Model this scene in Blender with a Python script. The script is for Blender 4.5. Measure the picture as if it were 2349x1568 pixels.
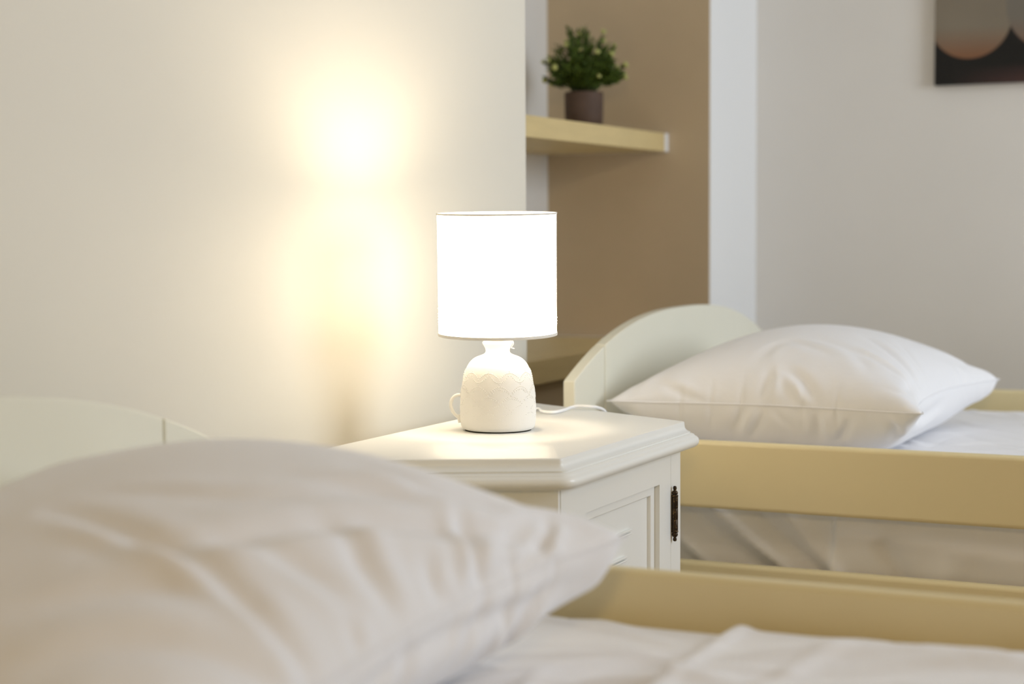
import bpy, bmesh, math, random
import numpy as np
from mathutils import Vector, Matrix

random.seed(7)
RNG = np.random.default_rng(11)
for _o in list(bpy.data.objects):
    bpy.data.objects.remove(_o, do_unlink=True)
S = bpy.context.scene
COL = S.collection

# ------------------------------------------------------------------ camera
cd = bpy.data.cameras.new('camera')
cam = bpy.data.objects.new('camera', cd)
COL.objects.link(cam)
S.camera = cam
cd.sensor_width = 36.0
cd.lens = 3950.0 / 2349.0 * 36.0
cd.clip_start = 0.02
CAM_R = Vector((0.43338833, -0.90118895, -0.00574721))
CAM_U = Vector((0.06145143, 0.02318884, 0.99784067))
CAM_F = Vector((0.89910971, 0.43280568, -0.06542912))
CAM_P = Vector((0.0, -1.236, 0.915))
M = Matrix((( CAM_R.x, CAM_U.x, -CAM_F.x, CAM_P.x),
            ( CAM_R.y, CAM_U.y, -CAM_F.y, CAM_P.y),
            ( CAM_R.z, CAM_U.z, -CAM_F.z, CAM_P.z),
            (0, 0, 0, 1)))
cam.matrix_world = M
cd.dof.use_dof = True
cd.dof.focus_distance = 2.50
cd.dof.aperture_fstop = 2.9

# ------------------------------------------------------------------ world, exposure
w = bpy.data.worlds.new('world'); S.world = w; w.use_nodes = True
bgn = w.node_tree.nodes['Background']
bgn.inputs[0].default_value = (0.75, 0.86, 1.0, 1); bgn.inputs[1].default_value = 1.0
S.view_settings.view_transform = 'Standard'
S.view_settings.look = 'None'
S.view_settings.exposure = 0.0
S.view_settings.gamma = 1.0
S.view_settings.use_curve_mapping = False
try:
    S.cycles.use_denoising = True
    S.cycles.max_bounces = 10
    S.cycles.diffuse_bounces = 6
    S.cycles.transmission_bounces = 8
    S.cycles.sample_clamp_indirect = 4.0
    S.cycles.caustics_reflective = False
    S.cycles.caustics_refractive = False
except Exception:
    pass

def light(name, kind, loc, energy, color, size=0.1, target=None, size_y=None):
    d = bpy.data.lights.new(name, kind)
    d.energy = energy; d.color = color
    if kind == 'AREA':
        d.size = size
        if size_y:
            d.shape = 'RECTANGLE'; d.size_y = size_y
    else:
        d.shadow_soft_size = size
    o = bpy.data.objects.new(name, d); COL.objects.link(o); o.location = loc
    if target is not None:
        o.rotation_euler = (Vector(target) - Vector(loc)).to_track_quat('-Z', 'Y').to_euler()
    return o

COOL = (0.83, 0.915, 1.0)
WARM = (1.0, 0.72, 0.33)
LAMP_C = (1.0, 0.82, 0.58)
E_WINDOW = 45.0
E_WARM = 13.0
E_LAMP = 3.9
# daylight through an assumed, unseen window in the wall opposite the headboards
light('assumed_window_daylight', 'AREA', (2.85, -3.12, 1.55), E_WINDOW, COOL, 1.3, (2.7, 0, 1.25), 1.2)

# ------------------------------------------------------------------ materials
def mat(name, color, rough=0.5, spec=0.5, bump=None, var=None, coat=0.0, sheen=0.0, metallic=0.0, stretch=(1,1,1)):
    m = bpy.data.materials.new(name); m.use_nodes = True
    nt = m.node_tree; b = nt.nodes['Principled BSDF']
    b.inputs['Base Color'].default_value = (*color, 1)
    b.inputs['Roughness'].default_value = rough
    b.inputs['Specular IOR Level'].default_value = spec
    b.inputs['Metallic'].default_value = metallic
    b.inputs['Coat Weight'].default_value = coat
    b.inputs['Sheen Weight'].default_value = sheen
    tc = nt.nodes.new('ShaderNodeTexCoord'); mp = nt.nodes.new('ShaderNodeMapping')
    mp.inputs['Scale'].default_value = stretch
    nt.links.new(tc.outputs['Object'], mp.inputs['Vector'])
    if var:
        scale, amt = var
        n = nt.nodes.new('ShaderNodeTexNoise'); n.inputs['Scale'].default_value = scale; n.inputs['Detail'].default_value = 5
        nt.links.new(mp.outputs[0], n.inputs['Vector'])
        cr = nt.nodes.new('ShaderNodeValToRGB')
        cr.color_ramp.elements[0].position = 0.3; cr.color_ramp.elements[1].position = 0.7
        cr.color_ramp.elements[0].color = (*[c * (1 - amt) for c in color], 1)
        cr.color_ramp.elements[1].color = (*[min(1, c * (1 + amt)) for c in color], 1)
        nt.links.new(n.outputs['Fac'], cr.inputs[0]); nt.links.new(cr.outputs[0], b.inputs['Base Color'])
    if bump:
        scale, strength, dist = bump
        n = nt.nodes.new('ShaderNodeTexNoise'); n.inputs['Scale'].default_value = scale; n.inputs['Detail'].default_value = 4
        nt.links.new(mp.outputs[0], n.inputs['Vector'])
        bp = nt.nodes.new('ShaderNodeBump'); bp.inputs['Strength'].default_value = strength; bp.inputs['Distance'].default_value = dist
        nt.links.new(n.outputs['Fac'], bp.inputs['Height']); nt.links.new(bp.outputs[0], b.inputs['Normal'])
    return m

M_WALL = mat('wall_paint', (0.745, 0.715, 0.635), 0.56, 0.5, bump=(220, 0.08, 0.001), var=(3, 0.012))
M_WALL_R = mat('wall_paint_matte', (0.76, 0.74, 0.71), 0.8, 0.2, bump=(160, 0.1, 0.001), var=(3, 0.02))
M_TAUPE = mat('taupe_paint', (0.55, 0.44, 0.30), 0.8, 0.2, bump=(160, 0.1, 0.001), var=(6, 0.03))
M_WHITE = mat('white_wall_paint', (0.86, 0.87, 0.88), 0.8, 0.2, bump=(160, 0.1, 0.001))
M_CEIL = mat('ceiling_paint', (0.8, 0.8, 0.79), 0.9, 0.1, bump=(60, 0.1, 0.002))
M_FLOOR = mat('floor_laminate', (0.42, 0.31, 0.20), 0.45, 0.4, bump=(30, 0.1, 0.001), var=(5, 0.2), stretch=(1, 8, 1))
M_BEIGE = mat('beige_wall_paint', (0.50, 0.38, 0.24), 0.8, 0.2, bump=(160, 0.1, 0.001))
M_BED = mat('cream_lacquer', (0.80, 0.785, 0.67), 0.36, 0.5, bump=(40, 0.04, 0.001), var=(4, 0.015))
M_RAIL = mat('cream_lacquer_warm_lit', (0.76, 0.66, 0.40), 0.32, 0.5, bump=(40, 0.04, 0.001), var=(4, 0.015))  # cream lacquer yellowed for the rails, warm light put into the colour
M_NS = mat('white_lacquer', (0.83, 0.83, 0.80), 0.33, 0.5, bump=(60, 0.05, 0.0006), var=(8, 0.012), coat=0.1)
M_SHELF = mat('pale_pine', (0.66, 0.52, 0.26), 0.5, 0.4, var=(9, 0.05), bump=(50, 0.08, 0.001), stretch=(1, 6, 6))
M_CAP = mat('white_filler', (0.82, 0.83, 0.85), 0.6, 0.3, bump=(90, 0.1, 0.001))
M_COTTON = mat('white_cotton', (0.82, 0.82, 0.845), 0.85, 0.2, bump=(28, 0.22, 0.006), sheen=0.15)
M_SHEET = mat('white_sheet', (0.82, 0.815, 0.835), 0.85, 0.2, bump=(22, 0.2, 0.006), sheen=0.15)
M_CERAMIC = mat('bisque_ceramic', (0.86, 0.85, 0.82), 0.55, 0.4, bump=(130, 0.18, 0.0012), var=(20, 0.015))
M_FOOT = mat('dark_felt', (0.03, 0.027, 0.02), 0.9, 0.1, bump=(200, 0.2, 0.001))
M_CORD = mat('white_cable', (0.80, 0.82, 0.85), 0.4, 0.5, var=(30, 0.02))
M_SOCKET = mat('white_plastic', (0.85, 0.84, 0.80), 0.4, 0.5, var=(30, 0.02))
M_TRIM = mat('white_tape', (0.80, 0.78, 0.74), 0.7, 0.2, bump=(400, 0.1, 0.0005))
M_POT = mat('brown_pot', (0.105, 0.068, 0.052), 0.7, 0.3, bump=(90, 0.3, 0.002), var=(25, 0.18))
M_SOIL = mat('dark_soil', (0.03, 0.022, 0.014), 0.95, 0.1, bump=(120, 0.8, 0.01))
M_LEAF = mat('leaf_green', (0.075, 0.125, 0.018), 0.6, 0.3, var=(60, 0.45))
M_STEM = mat('stem_green', (0.05, 0.07, 0.02), 0.6, 0.3, var=(60, 0.3))
M_BLOOM = mat('pale_yellow_bud', (0.52, 0.55, 0.20), 0.7, 0.2, var=(200, 0.2))

def brass_mat():
    m = mat('aged_brass', (0.055, 0.036, 0.018), 0.42, 0.5, bump=(500, 0.3, 0.0008), metallic=0.75)
    nt = m.node_tree; b = nt.nodes['Principled BSDF']
    tc = nt.nodes.new('ShaderNodeTexCoord'); mp = nt.nodes.new('ShaderNodeMapping'); mp.inputs['Scale'].default_value = (500, 500, 330)
    n = nt.nodes.new('ShaderNodeTexNoise'); n.inputs['Scale'].default_value = 1.0; n.inputs['Detail'].default_value = 3
    cr = nt.nodes.new('ShaderNodeValToRGB')
    cr.color_ramp.elements[0].position = 0.60; cr.color_ramp.elements[0].color = (0.04, 0.027, 0.015, 1)
    cr.color_ramp.elements[1].position = 0.72; cr.color_ramp.elements[1].color = (0.36, 0.22, 0.07, 1)
    nt.links.new(tc.outputs['Object'], mp.inputs[0]); nt.links.new(mp.outputs[0], n.inputs['Vector'])
    nt.links.new(n.outputs['Fac'], cr.inputs[0]); nt.links.new(cr.outputs[0], b.inputs['Base Color'])
    return m
M_BRASS = brass_mat()

def shade_mat(name, color, emis):
    m = bpy.data.materials.new(name); m.use_nodes = True
    nt = m.node_tree; nt.nodes.clear()
    out = nt.nodes.new('ShaderNodeOutputMaterial')
    d = nt.nodes.new('ShaderNodeBsdfDiffuse'); t = nt.nodes.new('ShaderNodeBsdfTranslucent')
    mx = nt.nodes.new('ShaderNodeMixShader'); ad = nt.nodes.new('ShaderNodeAddShader'); e = nt.nodes.new('ShaderNodeEmission')
    wv = nt.nodes.new('ShaderNodeTexNoise'); wv.inputs['Scale'].default_value = 400
    bp = nt.nodes.new('ShaderNodeBump'); bp.inputs['Strength'].default_value = 0.15; bp.inputs['Distance'].default_value = 0.0004
    nt.links.new(wv.outputs['Fac'], bp.inputs['Height'])
    nt.links.new(bp.outputs[0], d.inputs['Normal']); nt.links.new(bp.outputs[0], t.inputs['Normal'])
    d.inputs[0].default_value = (*color, 1); t.inputs[0].default_value = (*color, 1)
    mx.inputs[0].default_value = 0.8
    e.inputs[0].default_value = (1.0, 0.85, 0.64, 1); e.inputs[1].default_value = emis
    nt.links.new(d.outputs[0], mx.inputs[1]); nt.links.new(t.outputs[0], mx.inputs[2])
    nt.links.new(mx.outputs[0], ad.inputs[0]); nt.links.new(e.outputs[0], ad.inputs[1])
    nt.links.new(ad.outputs[0], out.inputs[0])
    return m
M_SHADE = shade_mat('glowing_linen', (0.86, 0.85, 0.82), 3.0)
def emit_mat(name, color, strength):
    m = bpy.data.materials.new(name); m.use_nodes = True
    nt = m.node_tree; b = nt.nodes['Principled BSDF']
    b.inputs['Base Color'].default_value = (*color, 1)
    b.inputs['Emission Color'].default_value = (*color, 1); b.inputs['Emission Strength'].default_value = strength
    return m
M_BULB = emit_mat('lit_bulb', (1.0, 0.84, 0.6), 8.0)
M_PIN = emit_mat('lit_pinhole', (1.0, 0.92, 0.8), 1.6)

# ------------------------------------------------------------------ object helpers
def link_mesh(name, verts, faces, m, parent=None, smooth=False, root=None):
    off = Vector(parent_world(parent)) if parent is not None else Vector((0, 0, 0))
    if root is not None:
        off = Vector(root)
    me = bpy.data.meshes.new(name)
    vv = [(v[0] - off.x, v[1] - off.y, v[2] - off.z) for v in verts]
    me.from_pydata(vv, [], faces)
    me.validate(); me.update()
    o = bpy.data.objects.new(name, me); COL.objects.link(o)
    if m: me.materials.append(m)
    if smooth:
        me.polygons.foreach_set('use_smooth', [True] * len(me.polygons))
    if parent is not None:
        o.parent = parent
    elif root is not None:
        o.location = root
    return o

def parent_world(p):
    v = Vector(p.location)
    while p.parent:
        p = p.parent; v += Vector(p.location)
    return v

def empty(name, loc, label, cat, group=None):
    o = bpy.data.objects.new(name, None); COL.objects.link(o); o.location = loc
    o.empty_display_size = 0.05
    return tag(o, label, cat, group)

def tag(o, label=None, cat=None, group=None, kind=None):
    if label: o['label'] = label
    if cat: o['category'] = cat
    if group: o['group'] = group
    if kind: o['kind'] = kind
    return o

def recalc(o):
    bm = bmesh.new(); bm.from_mesh(o.data)
    bmesh.ops.recalc_face_normals(bm, faces=bm.faces); bm.to_mesh(o.data); bm.free()
    return o

def bevel(o, width, seg=3, angle=35):
    b = o.modifiers.new('bevel', 'BEVEL'); b.width = width; b.segments = seg
    b.limit_method = 'ANGLE'; b.angle_limit = math.radians(angle)
    o.data.polygons.foreach_set('use_smooth', [True] * len(o.data.polygons))
    n = o.modifiers.new('normals', 'WEIGHTED_NORMAL'); n.keep_sharp = False
    return o

BOXF = [(0, 3, 2, 1), (4, 5, 6, 7), (0, 1, 5, 4), (1, 2, 6, 5), (2, 3, 7, 6), (3, 0, 4, 7)]
def boxv(x0, x1, y0, y1, z0, z1):
    return [(x0, y0, z0), (x1, y0, z0), (x1, y1, z0), (x0, y1, z0), (x0, y0, z1), (x1, y0, z1), (x1, y1, z1), (x0, y1, z1)]
def box(name, b, m, parent=None, bev=0.0, seg=3, root=None):
    o = link_mesh(name, boxv(*b), BOXF, m, parent, root=root)
    if bev: bevel(o, bev, seg)
    return o

def lathe(name, prof, center, m, parent, n=64, close_bottom=True, close_top=True, tilt=None, root=None):
    """prof: list of (r, z) in metres from the bottom up"""
    vs = []; fs = []
    for r, z in prof:
        for k in range(n):
            a = 2 * math.pi * k / n
            vs.append((center[0] + r * math.cos(a), center[1] + r * math.sin(a), center[2] + z))
    for i in range(len(prof) - 1):
        for k in range(n):
            k2 = (k + 1) % n
            fs.append((i * n + k, i * n + k2, (i + 1) * n + k2, (i + 1) * n + k))
    if close_bottom: fs.append(tuple(range(n - 1, -1, -1)))
    if close_top: fs.append(tuple((len(prof) - 1) * n + k for k in range(n)))
    if tilt is not None:
        c = Vector(center); vs = [tuple(c + tilt @ (Vector(v) - c)) for v in vs]
    return link_mesh(name, vs, fs, m, parent, smooth=True, root=root)

def spline(pts, per=8):
    """Catmull-Rom through points of any dimension"""
    P = [np.array(p, float) for p in pts]
    P = [2 * P[0] - P[1]] + P + [2 * P[-1] - P[-2]]
    out = []
    for i in range(1, len(P) - 2):
        for k in range(per):
            t = k / per
            out.append(0.5 * ((2 * P[i]) + (-P[i-1] + P[i+1]) * t + (2*P[i-1] - 5*P[i] + 4*P[i+1] - P[i+2]) * t*t + (-P[i-1] + 3*P[i] - 3*P[i+1] + P[i+2]) * t**3))
    out.append(P[-2])
    return out

def tube(name, pts, r, m, parent, n=12, root=None, raw=False):
    vs = []; fs = []
    P = [Vector(p) for p in pts]
    up = Vector((0.13, 0.21, 0.97)).normalized()
    for i, p in enumerate(P):
        t = (P[min(i + 1, len(P) - 1)] - P[max(i - 1, 0)]).normalized()
        s = t.cross(up)
        if s.length < 1e-3: s = t.cross(Vector((1, 0, 0)))
        s.normalize(); u = s.cross(t).normalized()
        rr = r[i] if isinstance(r, (list, tuple)) else r
        for k in range(n):
            a = 2 * math.pi * k / n
            vs.append(tuple(p + s * (rr * math.cos(a)) + u * (rr * math.sin(a))))
    for i in range(len(P) - 1):
        for k in range(n):
            k2 = (k + 1) % n
            fs.append((i * n + k, (i + 1) * n + k, (i + 1) * n + k2, i * n + k2))
    fs.append(tuple(range(n))); fs.append(tuple((len(P) - 1) * n + k for k in range(n - 1, -1, -1)))
    if raw: return vs, fs
    return recalc(link_mesh(name, vs, fs, m, parent, smooth=True, root=root))

def merge(parts):
    V = []; Fc = []
    for v, f in parts:
        b = len(V); V += list(v); Fc += [tuple(i + b for i in q) for q in f]
    return V, Fc

def ball(c, r, seg=8, rings=5, sq=1.0):
    vs = [(c[0], c[1], c[2] + r * sq)]; fs = []
    for i in range(1, rings):
        th = math.pi * i / rings
        for k in range(seg):
            a = 2 * math.pi * k / seg
            vs.append((c[0] + r * math.sin(th) * math.cos(a), c[1] + r * math.sin(th) * math.sin(a), c[2] + r * sq * math.cos(th)))
    vs.append((c[0], c[1], c[2] - r * sq)); e = len(vs) - 1
    for k in range(seg):
        k2 = (k + 1) % seg
        fs.append((0, 1 + k, 1 + k2))
        for i in range(rings - 2):
            a = 1 + i * seg
            fs.append((a + k, a + seg + k, a + seg + k2, a + k2))
        fs.append((e, 1 + (rings - 2) * seg + k2, 1 + (rings - 2) * seg + k))
    return vs, fs

# ------------------------------------------------------------------ room shell
YW = 0.11       # face of the head wall, a hand's width behind the furniture
XA = 2.862      # end of the long head wall, start of the niche
XB = 3.875      # right side of the niche
XC = 4.234      # right wall of the room
YN = 0.529      # back of the niche
YS = 0.2145     # front edge of the niche shelves
XL, YF, ZC = -1.5, -3.2, 2.6
def struct(name, b, m, bev=0.0):
    o = box(name, b, m, None, bev)
    o['kind'] = 'structure'
    return o
struct('floor', (XL - .1, XC + .1, YF - .1, YN + .1, -0.1, 0.0), M_FLOOR)
struct('ceiling', (XL - .1, XC + .1, YF - .1, YN + .1, ZC, ZC + .1), M_CEIL)
struct('wall_head', (XL - .1, XA, YW, YN + .1, 0.0, ZC), M_WALL, 0.004)
struct('wall_niche_back', (XA, XB, YN, YN + .1, 0.0, ZC), M_WALL_R)
struct('wall_niche_front_strip', (XB + .004, XC, YW, YN + .1, 0.0, ZC), M_WHITE)
struct('wall_niche_side', (XB, XB + .004, YW + .0008, YN, 0.0, ZC), M_TAUPE)
struct('wall_right', (XC, XC + .1, YF, YN + .1, 0.0, ZC), M_WALL_R)
struct('wall_left', (XL - .1, XL, YF, YW, 0.0, ZC), M_BEIGE)
# wall opposite with the assumed window opening x 1.8..3.4, z 0.85..2.2
wf = link_mesh('wall_front', *merge([(boxv(XL, 2.25, YF - .1, YF, 0, ZC), BOXF), (boxv(3.65, XC, YF - .1, YF, 0, ZC), BOXF),
     (boxv(2.25, 3.65, YF - .1, YF, 0, 0.85), BOXF), (boxv(2.25, 3.65, YF - .1, YF, 2.2, ZC), BOXF)]), M_BEIGE)
wf['kind'] = 'structure'
win = link_mesh('assumed_window_1', *merge([(boxv(2.25, 3.65, YF - .07, YF - .02, 0.85, 0.91), BOXF), (boxv(2.25, 3.65, YF - .07, YF - .02, 2.14, 2.2), BOXF),
     (boxv(2.25, 2.31, YF - .07, YF - .02, 0.91, 2.14), BOXF), (boxv(3.59, 3.65, YF - .07, YF - .02, 0.91, 2.14), BOXF),
     (boxv(2.92, 2.98, YF - .07, YF - .02, 0.91, 2.14), BOXF)]), M_NS)
win['kind'] = 'structure'  # unseen window frame, assumed as the daylight source

# ------------------------------------------------------------------ bed
ARC_H = 0.568
def arc_z(x, c, zt=0.758, drop=0.106):
    u = min(1.0, abs((x - c) / ARC_H))
    return zt - drop * u ** 2.55

def arched_board(name, x0, x1, y0, y1, c, zb, m, parent, zt=0.758, drop=0.106, bev=0.0035):
    n = max(3, int((x1 - x0) / 0.012))
    vs = []
    for y in (y0, y1):
        for i in range(n + 1):
            x = x0 + (x1 - x0) * i / n
            vs.append((x, y, zb)); vs.append((x, y, arc_z(x, c, zt, drop)))
    s = 2 * (n + 1); fs = []
    for i in range(n):
        a = 2 * i
        fs.append((a, a + 2, a + 3, a + 1)); fs.append((s + a, s + a + 1, s + a + 3, s + a + 2))
        fs.append((a + 1, a + 3, s + a + 3, s + a + 1)); fs.append((a, s + a, s + a + 2, a + 2))
    fs.append((0, 1, s + 1, s)); e = 2 * n
    fs.append((e, s + e, s + e + 1, e + 1))
    o = link_mesh(name, vs, fs, m, parent)
    bevel(o, bev, 3, 40)
    return o

def make_bed(c, label, dz=0.0):
    root = empty('single_bed', (c, -1.05, 0), label, 'bed', 'twin cream wooden beds')
    h = ARC_H; yb, yf = -0.028, -0.050
    P = 0.137      # width of the end posts
    arched_board('headboard_panel', c - h + P + .0015, c + h - P - .0015, yf, yb, c, 0.22, M_BED, root, bev=0.0025)
    arched_board('headboard_post', c - h, c - h + P - .0015, yf, yb, c, 0.0, M_BED, root, bev=0.0025)
    arched_board('headboard_post', c + h - P + .0015, c + h, yf, yb, c, 0.0, M_BED, root, bev=0.0025)
    # dark backing batten seen as the joint line
    for s in (-1, 1):
        xj = c + s * (h - P)
        box('joint_batten', (xj - .008, xj + .008, yb - .0150, yb - .0052, 0.24, 0.60), M_BED, root)
    yl = -2.05
    for s in (-1, 1):
        xo = c + s * (h - .006); xi = c + s * (h - .030)
        a, b = min(xo, xi), max(xo, xi)
        box('side_rail', (a, b, yl, yf - .0005, 0.446 + dz, 0.560 + dz), M_RAIL, root, 0.008, 4)
        box('lower_side_rail', (a, b, yl, yf - .0005, 0.235 + dz, 0.355 + dz), M_RAIL, root, 0.008, 4)
        # corner blocks joining the rails to the posts
        xq = c + s * (h - .031); xr = c + s * (h - .060)
        box('corner_block', (min(xq, xr), max(xq, xr), yf - .040, yf - .0008, 0.15, 0.258), M_BED, root, 0.003)
    arched_board('footboard_panel', c - h, c + h, yl - .023, yl - .001, c, 0.18, M_BED, root, zt=0.60, drop=0.05)
    for s in (-1, 1):
        xo = c + s * h; xi = c + s * (h - .06)
        box('leg', (min(xo, xi), max(xo, xi), yl - .023, yl - .001, 0, 0.1795), M_BED, root, 0.003)
    for k in range(11):
        y = -0.22 - k * 0.175
        box('slat', (c - h + .0325, c + h - .0325, y - .035, y + .035, 0.262, 0.278), M_BED, root)
    return root

BED_FAR, BED_NEAR = 3.280, 1.132
make_bed(BED_NEAR, 'cream wooden single bed in the foreground, with arched headboard against the lamplit wall', -0.004)
make_bed(BED_FAR, 'cream wooden single bed in the far corner, beyond the nightstand, with arched headboard')

# ------------------------------------------------------------------ bed sheets
def creases(n, xr, yr, ang, length, width, amp, seed):
    r = np.random.default_rng(seed); L = []
    for _ in range(n):
        cx, cy = r.uniform(*xr), r.uniform(*yr); a = ang[0] + r.normal() * ang[1]
        L.append((cx, cy, math.cos(a), math.sin(a), r.uniform(*length), r.uniform(*width), r.uniform(*amp) * r.choice([1, 1, -0.7])))
    return L
def crease_h(L, x, y):
    h = np.zeros_like(x)
    for cx, cy, dx, dy, ln, wd, am in L:
        t = (x - cx) * dx + (y - cy) * dy
        s = -(x - cx) * dy + (y - cy) * dx + 0.12 * t * t / max(ln, .01)
        h += am * np.exp(-(s / wd) ** 2) * np.exp(-(t / ln) ** 2)
    return h

def mattress(c, ztop, zbot, label, halfw, cre, side_fn=None):
    root = empty('mattress', (c, -1.05, zbot), label, 'mattress', 'white sheeted mattresses')
    y0, y1 = -2.02, -0.056
    r = 0.035
    # cross-section path: left bottom -> up -> top -> right bottom (s, x, z, nx, nz)
    path = []
    for z in np.linspace(zbot, ztop - r, 22): path.append((-halfw, z, -1, 0))
    for a in np.linspace(0, math.pi / 2, 8)[1:]: path.append((-halfw + r - r * math.cos(a), ztop - r + r * math.sin(a), -math.cos(a), math.sin(a)))
    for x in np.linspace(-halfw + r, halfw - r, 170)[1:-1]: path.append((x, ztop, 0, 1))
    for a in np.linspace(math.pi / 2, 0, 8): path.append((halfw - r + r * math.cos(a), ztop - r + r * math.sin(a), math.cos(a), math.sin(a)))
    for z in np.linspace(ztop - r, zbot, 22)[1:]: path.append((halfw, z, 1, 0))
    path = np.array(path)
    ys = np.concatenate([np.linspace(y1, -1.25, 230), np.linspace(-1.25, y0, 50)[1:]])
    PX, YY = np.meshgrid(path[:, 0], ys, indexing='ij')
    PZ = np.repeat(path[:, 1][:, None], len(ys), 1); NX = np.repeat(path[:, 2][:, None], len(ys), 1); NZ = np.repeat(path[:, 3][:, None], len(ys), 1)
    top = np.clip(NZ, 0, 1)
    h = crease_h(cre, PX + c, YY) * top
    if side_fn is not None:
        h = h + side_fn(YY, PZ) * (NX < -0.5)
    X = PX + c + NX * h; Z = PZ + NZ * h
    # pull in and round the ends
    e = np.minimum(YY - y0, y1 - YY); k = np.clip(e / 0.03, 0, 1); k = np.sqrt(1 - (1 - k) ** 2)
    X = c + (X - c) * (1 - 0.012 * (1 - k)); Z = np.where(Z > (zbot + ztop) / 2, Z - 0.02 * (1 - k), Z)
    n, mth = X.shape
    vs = np.stack([X, YY, Z], -1).reshape(-1, 3)
    i, j = np.meshgrid(np.arange(n - 1), np.arange(mth - 1), indexing='ij')
    a = (i * mth + j).ravel(); fs = np.stack([a, a + 1, a + mth + 1, a + mth], -1).tolist()
    fs.append([q * mth for q in range(n)]); fs.append([q * mth + mth - 1 for q in range(n - 1, -1, -1)])
    fs.append([0] + [mth * (n - 1)] + [mth * n - 1] + [mth - 1])
    o = link_mesh('fitted_sheet', vs.tolist(), fs, M_SHEET, root, smooth=True)
    recalc(o)
    return root

cre_near = creases(34, (1.05, 1.66), (-1.25, -0.45), (-1.35, 0.35), (0.05, 0.16), (0.006, 0.016), (0.0018, 0.0048), 5)
cre_near += creases(12, (1.3, 1.68), (-1.05, -0.7), (-0.9, 0.3), (0.05, 0.12), (0.008, 0.02), (0.003, 0.006), 8)
cre_near += [(1.40, -0.56, math.cos(-.5), math.sin(-.5), .16, .012, .005), (1.50, -0.60, math.cos(-1.2), math.sin(-1.2), .10, .010, .006), (1.45, -0.64, 0.92, -0.38, .12, .014, -.005), (1.33, -0.60, .95, .3, .10, .010, .005),
             (1.56, -0.82, math.cos(-1.05), math.sin(-1.05), .13, .016, .008), (1.60, -0.95, math.cos(-1.35), math.sin(-1.35), .16, .02, .006), (1.47, -0.80, math.cos(-.9), math.sin(-.9), .10, .014, -.006)]
NEAR_TOP = 0.506
matt_near = mattress(BED_NEAR, NEAR_TOP, 0.282, 'white sheeted mattress of the foreground bed, under the large foreground pillow', 0.531, cre_near)

def side_far(y, z):
    h = np.zeros_like(y)
    # diagonal gathers towards the head end
    for k, (yc, s, wd, am) in enumerate([(-0.20, 1.0, .018, .010), (-0.27, 1.2, .022, -.010), (-0.33, 1.15, .018, .012), (-0.39, 1.0, .014, -.008), (-0.44, .8, .018, .008)]):
        t = (y - yc) - s * (z - 0.40) * 1.2
        h += 1.5 * am * np.exp(-(t / wd) ** 2)
    h -= 0.016 * (1 / (1 + np.exp(-(y + 0.487 + 0.07 * (z - .40)) / 0.0016)))     # overlap edge, near part stands proud
    for (yc, s, wd, am) in [(-0.60, .5, .03, -.006), (-0.68, -.4, .03, .006), (-0.80, .5, .05, .006)]:
        t = (y - yc) - s * (z - 0.36)
        h += am * np.exp(-(t / wd) ** 2) * np.exp(-((z - .36) / .06) ** 2)
    h += 0.005 * np.exp(-((z - .395 - .01 * np.sin(y * 9)) / .010) ** 2) * (y < -0.49)
    h += -0.008 * np.exp(-((y + .59 - .5 * (z - .36)) / .016) ** 2) * (z < .40)
    return h
cre_far = creases(40, (2.75, 3.84), (-1.3, -0.5), (0.5, 0.9), (0.05, 0.22), (0.005, 0.014), (0.0018, 0.0055), 15)
cre_far += creases(16, (2.9, 3.84), (-1.1, -0.5), (-0.9, 0.5), (0.05, 0.18), (0.005, 0.012), (0.0018, 0.0045), 25)
matt_far = mattress(BED_FAR, 0.520, 0.282, 'white sheeted mattress of the far corner bed, its folded side showing between the two rails', 0.508, cre_far, side_far)

# folded-over sheet on the foreground bed
def flat_sheet():
    x0, x1 = 0.62, 1.6605
    nx, ny = 130, 160
    xs = np.linspace(x0, x1, nx); ts = np.linspace(0, 1, ny)
    XX, T = np.meshgrid(xs, ts, indexing='ij')
    edge = -0.694 + 0.010 * np.sin((XX - 1.45) * 14) * 0.35
    YY = edge + (-2.0 - edge) * T ** 1.7
    d = edge - YY          # distance from the folded edge
    h = crease_h(cre_near, XX, YY)
    base = 0.0065 * np.clip(d / 0.006, 0, 1) ** 0.5 + 0.0045 * np.exp(-((d - 0.014) / 0.010) ** 2) + 0.003 * np.exp(-((d - 0.10 - 0.5 * (XX - 1.55)) / 0.03) ** 2)
    xe = np.clip((x1 - XX) / 0.03, 0, 1)
    Z = NEAR_TOP + h * 1.0 + 0.0012 + base * (0.4 + 0.6 * xe)
    kx = np.clip((XX - (x1 - 0.035)) / 0.035, 0, 1)
    Z = Z - 0.035 * (1 - np.sqrt(1 - kx ** 2 * 0.98)) * 0.75
    kx2 = np.clip(((x0 + 0.035) - XX) / 0.035, 0, 1)
    vs = np.stack([XX, YY, Z], -1).reshape(-1, 3)
    i, j = np.meshgrid(np.arange(nx - 1), np.arange(ny - 1), indexing='ij')
    a = (i * ny + j).ravel(); fs = np.stack([a, a + 1, a + ny + 1, a + ny], -1).tolist()
    o = link_mesh('flat_sheet', vs.tolist(), fs, M_COTTON, matt_near, smooth=True)
    recalc(o)
    so = o.modifiers.new('thickness', 'SOLIDIFY'); so.thickness = 0.0012; so.offset = 1
    return o
flat_sheet()

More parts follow.
